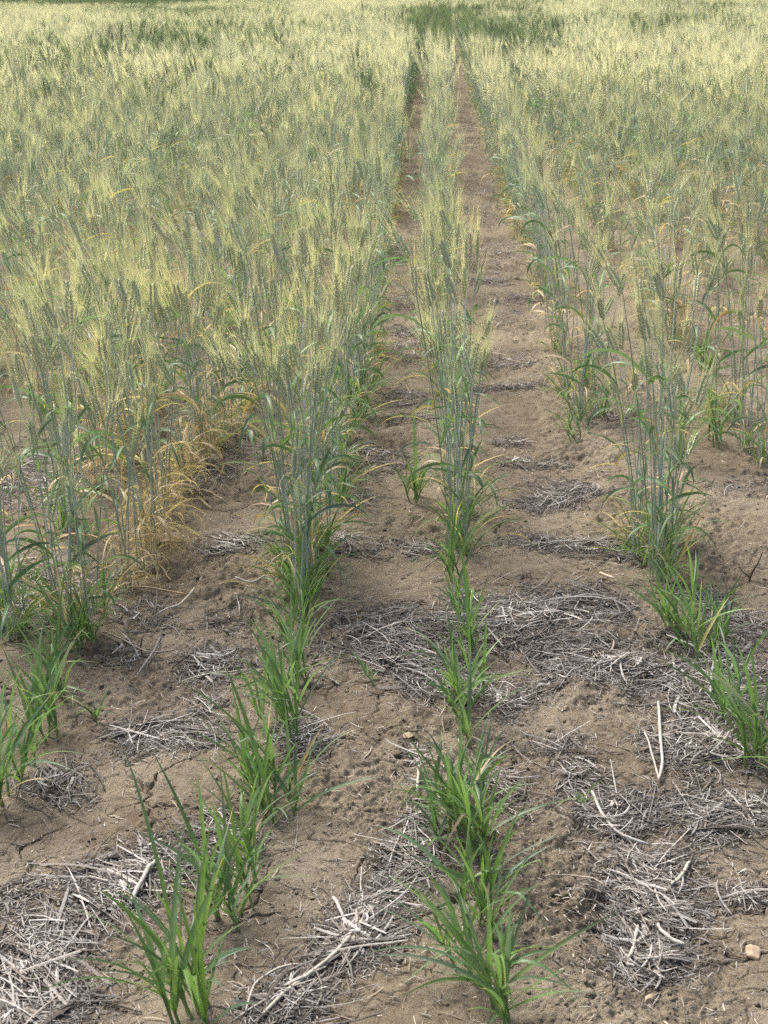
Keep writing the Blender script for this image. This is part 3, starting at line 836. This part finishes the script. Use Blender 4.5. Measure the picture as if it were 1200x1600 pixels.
# nearest tufts, with the blades the photo shows
tuft(313, 1588, [(189, 1159, .12), (150, 1386), (125, 1541, -.02), (235, 1383), (188, 1409), (252, 1325), (287, 1299), (328, 1290), (383, 1441), (366, 1500), (205, 1516), (351, 1336), (262, 1450, -.06), (300, 1400), (340, 1370), (395, 1480)], 6, 'A', 1.0, "widest, blades sweeping far left")
tuft(366, 1425, [(237, 1173, .08), (308, 1205), (343, 1190), (488, 1325), (456, 1306), (500, 1372), (355, 1290), (400, 1270), (200, 1296), (425, 1330), (330, 1250)], 4, 'A', .9, "one blade reaching right over bare soil")
tuft(390, 1350, [(305, 1175), (345, 1188), (375, 1215), (430, 1200), (412, 1225)], 3, 'A', .8, None)
tuft(430, 1262, [(320, 1115), (345, 1026, .05), (275, 1062, .03), (462, 1150), (400, 1100), (425, 1120), (470, 1185), (385, 1150), (445, 1095)], 4, 'A', .9, "dense and upright")
tuft(405, 1235, [(335, 1125), (378, 1090), (360, 1060)], 3, 'A', .8, None)
tuft(452, 1150, [(373, 1030), (400, 1000), (420, 985), (440, 1000), (470, 1010), (350, 1075)], 4, 'A', .9, None)
tuft(440, 1120, [(385, 960), (430, 965)], 2, 'A', .75, None)
tuft(470, 1065, [(410, 925), (455, 905), (480, 930), (500, 960)], 3, 'A', .75, None)
tuft(462, 1010, [(360, 930), (410, 880)], 2, 'A', .7, None)
tuft(480, 965, [], 2, 'A', .7, None)
tuft(790, 1592, [(854, 1473), (806, 1421), (933, 1566, -.02), (916, 1577, -.03), (696, 1536), (786, 1456), (798, 1397), (761, 1411), (820, 1480), (745, 1470), (770, 1440), (840, 1510)], 5, 'B', 1.0, "blades arching out flat to the right")
tuft(720, 1522, [(655, 1352), (672, 1400), (690, 1420), (735, 1440), (640, 1415, -.02)], 2, 'B', .8, "leaning left")
tuft(755, 1440, [(693, 1311), (868, 1318), (761, 1311), (806, 1370), (745, 1300), (790, 1330), (607, 1263, .04), (720, 1330), (850, 1370)], 4, 'B', .9, "long blade arching left")
tuft(752, 1345, [(748, 1187), (738, 1210), (792, 1198), (827, 1212), (892, 1249), (730, 1230), (765, 1215), (830, 1240), (700, 1240)], 5, 'B', .9, "bright upright centre blades")
tuft(705, 1305, [(573, 1102, .05), (640, 1150), (662, 1150), (655, 1190), (700, 1180)], 3, 'B', .9, "one very long blade reaching up left")
tuft(722, 1315, [(720, 1108), (690, 1170), (735, 1150)], 3, 'B', .7, None)
tuft(763, 1232, [(768, 1112), (790, 1140)], 1, 'B', .7, "single thin shoot")
tuft(728, 1135, [(710, 1010), (785, 1025), (812, 1050), (655, 1045), (675, 1075), (735, 1000), (760, 1010)], 4, 'B', .9, None)
tuft(735, 1080, [(725, 900), (700, 960), (760, 960), (790, 990)], 2, 'B', .75, None)
tuft(735, 1010, [(722, 880), (700, 910), (765, 900)], 2, 'B', .7, None)
tuft(728, 950, [(715, 850), (745, 850)], 2, 'B', .65, None)
tuft(722, 895, [(735, 790), (760, 800), (700, 800), (715, 780)], 2, 'B', .6, None)
tuft(1182, 1188, [(1089, 1098), (1148, 1000), (1172, 1003), (1105, 1040), (1192, 1050), (1205, 1120), (1160, 1060)], 5, 'C', 1.0, "cut by the right edge")
tuft(1275, 1290, [(1057, 1203, .02), (1180, 1180)], 3, 'C', 1.0, "mostly outside the right edge")
tuft(1150, 1120, [(1120, 1000), (1175, 1010)], 2, 'C', .8, None)
tuft(1082, 1022, [(1031, 867), (1072, 848), (1010, 905), (1020, 935), (1095, 860), (1060, 900), (1110, 905)], 4, 'C', 1.0, "long crossing blades")
tuft(1130, 1010, [(1185, 930), (1135, 905), (1120, 930)], 3, 'C', .8, None)
tuft(1055, 985, [(1020, 900), (1050, 890)], 2, 'C', .7, None)
tuft(5, 1250, [(10, 1042), (28, 1050), (-10, 1100), (18, 1100)], 4, 'D', 1.0, "cut by the left edge", lean=.05)
tuft(32, 1210, [(33, 1045), (45, 1090), (60, 1110)], 3, 'D', .9, None, lean=.05)
tuft(78, 1132, [(68, 970), (50, 1022), (33, 1008), (100, 990), (120, 1000), (60, 1040), (95, 1040)], 4, 'D', 1.0, "fanned wide on both sides")
tuft(100, 1075, [(75, 960), (115, 965), (140, 990)], 4, 'D', .9, None)
tuft(130, 1010, [(90, 900), (110, 920), (165, 935)], 4, 'D', .9, "half yellow at the base", dryness=.3)
tuft(138, 1136, [(120, 1090), (165, 1105), (185, 1120), (110, 1125)], 1, None, .45, "tiny grey-green weed-like tuft on bare soil between the left rows")
tuft(645, 777, [(620, 690), (680, 700), (645, 640), (612, 740), (670, 745)], 3, None, .75, "lone tuft on bare soil left of the middle row's first tall clump", lean=.0)
tuft(885, 1258, [(860, 1280), (895, 1235), (905, 1262)], 1, None, .3, "tiny pale sprout on the straw left of the lower right drift", lean=0)
tuft(598, 1275 - 200, [(560, 1060)], 1, None, .0001 + .35, "single short blade lying on straw between the two front rows")
tuft(560, 640, [(585, 560), (545, 580), (570, 545)], 5, 'A', 1.0, "bright green, among tall ears")
tuft(897, 688, [(890, 640), (905, 630)], 2, 'C', .6, None)
tuft(1125, 690, [(1105, 580), (1150, 600), (1120, 610)], 4, 'G', .9, "yellowish", dryness=.2)
tuft(1100, 575, [], 4, 'G', .9, None)
tuft(800, 330, [], 4, 'C', .9, "bright green, far up the track edge")
tuft(10, 975, [], 3, 'E', .9, None)

order = {}
for rec in sorted(tuft_rec, key=lambda r: r[2]):
    root, row, y, extra, size = rec
    if row is None:
        lab = extra
    else:
        order[row] = order.get(row, 0) + 1
        lab = f"{ordw(order[row])} young green tuft from the front in {NAMES[row]}"
        if extra: lab = lab + ", " + extra
        if len(lab.split()) > 16: lab = " ".join(lab.split(",")[0].split())
    tag(root, lab, "grain tuft", "young green tufts along the rows" if row else None)

# ------------------------------------------------------------------ TALL BEARDED GRAIN CLUMPS (things)
def build_proto(H, nt_, spread, dry, basal, ripe, leaves=1.0):
    d = {}
    def get(part, key):
        if (part, key) not in d: d[(part, key)] = MB()
        return d[(part, key)]
    make_clump(H, nt_, spread, dry, basal, 0, ripe, get, leaves=leaves)
    parts = []
    for (part, key), mb in d.items():
        parts.append((part, key, mb.mesh(part)))
    return parts

def place_parts(parts, loc, rz, sc):
    root = link("bearded_grain_clump", None, loc=loc); root.rotation_euler = (0, 0, rz); root.scale = (sc[0], sc[0], sc[1])
    ears = {}
    for part, key, me in parts:
        if part == 'ear':
            ears[key] = link('ear', me, root)
    for part, key, me in parts:
        if part == 'ear': continue
        if part == 'awns': link('awns', me, ears[key])
        elif part == 'dry_leaves':
            o = link('dry_foliage', me, root); o['label'] = "withered tan leaves hanging round the base"
        else: link(part, me, root)
    return root

PROTO_N = [build_proto(random.uniform(.66, .84), random.choice([5, 6, 6, 7]), .035, d_, b_, r_) for d_, b_, r_ in
           [(.2, .8, .5), (.2, 1.1, .4), (.15, 1.3, .55), (.35, .7, .7), (.2, 1.0, .35), (.3, .8, .8)]]
PROTO_D = [build_proto(random.uniform(.66, .78), random.choice([7, 8, 9]), .045, d_, .05, r_, .8) for d_, r_ in [(1.9, .55), (2.4, .7), (1.6, .5), (2.0, .8)]]
PROTO_S = [build_proto(h_, 2, .03, .2, 1.0, .05, 1.0) for h_ in (.42, .50, .56)]
clump_rec = []
used_seed = random.Random(5)

def ripe_index(x, y, g):
    return int(min(7, max(0, 3.6 + 5 * float(perlin(np.array([x * .55]), np.array([y * .35]), 97)[0]) + g)))

def near_clump(px, py, proto, hs=1.0, row=None, world=None):
    x, y = world if world else gp(px, py)
    root = place_parts(proto, (x, y, gz(x, y)), used_seed.uniform(-.9, .9), (1.0, hs * (1.13 if world is None else 1.03)))
    clump_rec.append([root, row, y, x])
    return root

# front clumps where the photo shows them
FRONT = [
    (712, 828, PROTO_N[2], 1.00, 'B'), (703, 770, PROTO_N[5], .90, 'B'), (728, 800, PROTO_N[4], .75, 'B'),
    (484, 905, PROTO_N[3], 1.00, 'A'), (452, 915, PROTO_N[1], .80, 'A'), (500, 860, PROTO_N[5], .98, 'A'), (470, 850, PROTO_N[2], .95, 'A'),
    (230, 874, PROTO_D[1], .86, 'D'), (205, 905, PROTO_D[2], .84, 'D'), (250, 845, PROTO_D[0], .95, 'D'),
    (150, 950, PROTO_N[0], .88, 'D'), (120, 975, PROTO_N[3], .85, 'D'), (85, 960, PROTO_N[1], .80, 'D'),
    (35, 985, PROTO_N[0], .75, 'E'), (15, 1000, PROTO_N[4], .70, 'E'), (10, 930, PROTO_N[1], .72, 'E'),
    (1020, 880, PROTO_N[4], .86, 'C'), (990, 862, PROTO_N[1], .78, 'C'), (1045, 845, PROTO_N[2], .84, 'C'), (1005, 830, PROTO_N[5], .80, 'C'),
    (290, 772, PROTO_D[1], .92, 'D'), (262, 800, PROTO_D[3], .9, 'D'),
    (905, 655, PROTO_N[4], .93, 'C'), (882, 625, PROTO_N[1], .98, 'C'), (935, 650, PROTO_N[0], .85, 'C'), (915, 600, PROTO_N[2], .9, 'C'),
    (1165, 700, PROTO_N[0], .96, 'G'), (1190, 722, PROTO_N[5], .93, 'G'), (1145, 660, PROTO_N[1], .9, 'G'), (1110, 640, PROTO_N[4], .85, 'G'),
    (1060, 720, PROTO_N[4], .95, 'C'),
    (476, 925, PROTO_N[4], .9, 'A'), (462, 885, PROTO_N[0], .98, 'A'), (492, 880, PROTO_N[2], .9, 'A'), (716, 852, PROTO_N[0], .95, 'B'), (1030, 905, PROTO_N[0], .9, 'C'),
    (470, 962, PROTO_S[0], 1.0, 'A'), (722, 868, PROTO_S[2], .95, 'B'),
    (142, 1000, PROTO_S[1], 1.0, 'D'), (1042, 915, PROTO_S[1], 1.0, 'C'),
]
for f in FRONT: near_clump(f[0], f[1], f[2], f[3], f[4])
# the rows behind: first metres as plants with parts, then plants small enough to be single meshes
STARTS = {0: gp(700, 720)[1], -1: gp(520, 790)[1], -2: gp(300, 745)[1], -3: gp(60, 870)[1], -4: gp(0, 760)[1], -5: gp(0, 650)[1], 1: gp(880, 560)[1], 2: gp(1090, 580)[1], 3: gp(1180, 560)[1]}
def in_view(x, y, m=.03): 
    dep = y * math.cos(PITCH) + CAMZ * math.sin(PITCH)
    return abs(x) < .2705 * dep + m + .04
def density(k, y, x):
    """how full the row is: the first right rows are thin and gappy near the front"""
    if k == 0: return .33 if y < 7 else .5
    if k in (1, 2) and y < 5.6: return .42
    if k == 1: return .55 if y < 9 else .8
    if k >= 2 and y < 9: return .56
    if k == -1 and y < 6: return .6
    return (.56 if k < -1 else .52) if y < 8 else .78
cands = []
for k in range(-14, 15):
    y0 = STARTS.get(k, 4.8 if k > 0 else 5.0)
    y = y0
    while y < 60:
        x = any_row(k, y) + used_seed.gauss(0, .018)
        gapn = float(perlin(np.array([y * 1.4]), np.array([k * 3.3 + .5]), 90)[0])
        if used_seed.random() < density(k, y, x) and not (gapn < -.30 and y < 9) and in_view(x, y): cands.append((y, x, k))
        y += used_seed.uniform(.075, .135) if y < 12 else used_seed.uniform(.10, .15)
cands.sort()
N_THING = 300 - len(FRONT)
LODM = []
for i in range(8):
    mb = MB()
    make_clump(random.uniform(.62, .88), random.choice([5, 6, 7]), .045, .25 + .17 * i, .9 - .11 * i, 1, .12 + .12 * i, lambda p, k_, m_=mb: m_)
    LODM.append(mb.mesh("bearded_grain_clump"))
things = cands[:N_THING]
Y_THING = things[-1][0]
for (y, x, k) in things:
    nm = {0: 'B', -1: 'A', -2: 'D', -3: 'E', 1: 'C', 2: 'G'}.get(k)
    z = gz(x, y); hs = used_seed.uniform(.78, 1.08)
    if y < 5.4:
        pr = used_seed.choice(PROTO_D if (k < -1 and used_seed.random() < .6) else PROTO_N)
        near_clump(0, 0, pr, hs, nm, world=(x, y))
        clump_rec[-1].append(k)
    else:
        o = link("bearded_grain_clump", LODM[ripe_index(x, y, used_seed.gauss(0, 1.4) + (1.2 if k < -1 else 0))], loc=(x, y, z)); o.rotation_euler = (used_seed.gauss(0, .03), used_seed.gauss(-.03, .03), used_seed.uniform(-.9, .9)); o.scale = (used_seed.uniform(.45, 1.0) if abs(k) < 2 else 1, 1, hs)
        clump_rec.append([o, nm, y, x, k])
def side(k):
    if k == 0: return "the middle row"
    return f"the {ordw(abs(k))} row {'right' if k > 0 else 'left'} of the middle"
KROW = {'B': 0, 'A': -1, 'D': -2, 'E': -3, 'C': 1, 'G': 2}
order = {}
for r in sorted(clump_rec, key=lambda r: r[2]):
    k = r[4] if len(r) > 4 else KROW[r[1]]
    order[k] = order.get(k, 0) + 1
    n = order[k]
    if r[2] < 5.4: lab = f"{ordw(n)} bearded grain clump from the front in {side(k)}"
    else: lab = f"{ordw(n)} bearded grain clump along {side(k)}, within the dense stand"
    tag(r[0], lab, "grain plant", "bearded grain clumps standing in rows")

# ------------------------------------------------------------------ THE REST OF THE CROP (stuff)
def far_variants():
    c = bpy.data.collections.new("crop_plant_shapes")     # not in the scene: only a source for the instances
    for i in range(8):
        mb = MB(); make_clump(random.uniform(.64, .88), 7, .05, .3 + .12 * i, .8 - .1 * i, 1, .15 + .12 * i, lambda p, k_, m_=mb: m_)
        c.objects.link(bpy.data.objects.new(f"a{i:02d}_ripening", mb.mesh("plant")))
    for i in range(8):
        mb = MB(); make_clump(random.uniform(.80, .90), 11, .09, .35, .4, 2, random.uniform(.75, 1.0), lambda p, k_, m_=mb: m_)
        c.objects.link(bpy.data.objects.new(f"b{i:02d}_ripening_far", mb.mesh("plant")))
    global C_AWN, C_AWNG, C_EAR, C_TIP
    sv = (C_AWN, C_AWNG, C_EAR, C_TIP)
    C_AWN = (.26, .32, .15); C_AWNG = (.16, .24, .11); C_EAR = (.10, .16, .09); C_TIP = (.22, .28, .15)
    for i in range(5):
        mb = MB(); make_clump(random.uniform(.80, .90), 11, .09, .1, .8, 2, 0.0, lambda p, k_, m_=mb: m_)
        c.objects.link(bpy.data.objects.new(f"c{i:02d}_green_far", mb.mesh("plant")))
    C_AWN, C_AWNG, C_EAR, C_TIP = sv
    return c

GREEN_PATCH = [  # photo places where the far crop is still green: px, py, rx, ry, strength
    (760, 20, 125, 34, .85), (690, 35, 50, 22, .85), (520, 22, 90, 14, .5), (290, 16, 130, 8, 1.1), (150, -2, 170, 5, 2.2), (400, 45, 150, 12, .8), (120, 66, 130, 8, 1.3), (440, 85, 45, 22, .4), (60, 120, 60, 10, .6), (260, 62, 60, 9, 1.0),
    (820, 60, 70, 22, .7), (1100, 18, 150, 14, .8), (1000, 50, 60, 10, .3), (200, 40, 160, 6, .4), (560, 75, 20, 30, .6),
]
def build_crop():
    coll = far_variants()
    P = []; V = []; RT = []; SCL = []
    rr = random.Random(3)
    def add(x, y, k):
        pxx, pyy = to_px(x, y, terrain(np.array([x]), np.array([y]))[0] + .88)
        g = -.35 + .75 * float(perlin(np.array([x * .30]), np.array([y * .11]), 95)[0]) + .4 * float(perlin(np.array([x * 1.3]), np.array([y * .6]), 96)[0])
        for (cx, cy, rx, ry, s) in GREEN_PATCH:
            d = ((pxx - cx) / rx) ** 2 + ((pyy - cy) / ry) ** 2
            if d < 2.2: g += s * (1 - d / 2.2)
        if y < 11: v = ripe_index(x, y, rr.gauss(0, 1.4))
        elif g + rr.gauss(0, .38) > .30: v = 16 + rr.randrange(5)
        else: v = 8 + rr.randrange(8)
        P.append((x, y, float(terrain(np.array([x]), np.array([y]))[0]) - .005)); V.append(v)
        RT.append((rr.gauss(0, .04), rr.gauss(-.03, .04), rr.uniform(-1.2, 1.2)))
        s = rr.uniform(.88, 1.10)
        if abs(k) < 2: SCL.append((rr.uniform(.35, .8) if y < 16 else .75, 1.1, s)); RT[-1] = (0, 0, rr.uniform(-.3, .3)); return
        SCL.append((s * rr.uniform(.9, 1.2), s * rr.uniform(.9, 1.2), s * rr.uniform(.9, 1.08)))
    for (y, x, k) in cands[N_THING:]: add(x, y, k)
    # a margin outside the frame on both sides, thinner
    for k in range(-30, 31):
        y = 4.5
        while y < 40:
            x = any_row(k, y) + rr.gauss(0, .02)
            if not in_view(x, y) and abs(x) < .36 * y + .8 and (abs(k) > 2 or y > 6): add(x, y, k)
            y += rr.uniform(.12, .20)
    # rows farther out than the digitised ones
    for k in list(range(-55, -14)) + list(range(15, 50)):
        y = 12.0
        while y < 62:
            x = any_row(k, y) + rr.gauss(0, .03)
            if abs(x) < .31 * y + .3: add(x, y, k)
            y += rr.uniform(.13, .22)
    # farthest: plants wider apart
    for _ in range(6500):
        y = rr.uniform(58, 86); x = y * rr.uniform(-.33, .33); add(x, y, 99)
    for _ in range(13000):
        y = rr.uniform(84, 114); x = y * rr.uniform(-.34, .02); add(x, y, 99)
    me = bpy.data.meshes.new("grain_crop")
    me.from_pydata(P, [], [])
    a = me.attributes.new("variant", 'INT', 'POINT'); a.data.foreach_set("value", np.array(V, np.int32))
    a = me.attributes.new("rot", 'FLOAT_VECTOR', 'POINT'); a.data.foreach_set("vector", np.array(RT, np.float32).ravel())
    a = me.attributes.new("scl", 'FLOAT_VECTOR', 'POINT'); a.data.foreach_set("vector", np.array(SCL, np.float32).ravel())
    o = link("grain_crop", me)
    tag(o, "ripening bearded grain crop stretching away behind the nearest rows", "grain crop", kind='stuff')
    g = bpy.data.node_groups.new("crop_scatter", 'GeometryNodeTree')
    g.interface.new_socket("Geometry", in_out='INPUT', socket_type='NodeSocketGeometry')
    g.interface.new_socket("Geometry", in_out='OUTPUT', socket_type='NodeSocketGeometry')
    gi = g.nodes.new('NodeGroupInput'); go = g.nodes.new('NodeGroupOutput')
    ci = g.nodes.new('GeometryNodeCollectionInfo'); ci.inputs['Collection'].default_value = coll
    ci.inputs['Separate Children'].default_value = True; ci.inputs['Reset Children'].default_value = True
    ip = g.nodes.new('GeometryNodeInstanceOnPoints'); ip.inputs['Pick Instance'].default_value = True
    def attr(name, t):
        n_ = g.nodes.new('GeometryNodeInputNamedAttribute'); n_.data_type = t; n_.inputs['Name'].default_value = name; return n_
    g.links.new(gi.outputs[0], ip.inputs['Points']); g.links.new(ci.outputs[0], ip.inputs['Instance'])
    g.links.new(attr("variant", 'INT').outputs[0], ip.inputs['Instance Index'])
    e2r = g.nodes.new('FunctionNodeEulerToRotation')
    g.links.new(attr("rot", 'FLOAT_VECTOR').outputs[0], e2r.inputs[0]); g.links.new(e2r.outputs[0], ip.inputs['Rotation'])
    g.links.new(attr("scl", 'FLOAT_VECTOR').outputs[0], ip.inputs['Scale'])
    g.links.new(ip.outputs[0], go.inputs[0])
    md = o.modifiers.new("scatter", 'NODES'); md.node_group = g
    print("crop points", len(P), "things to", Y_THING)
build_crop()
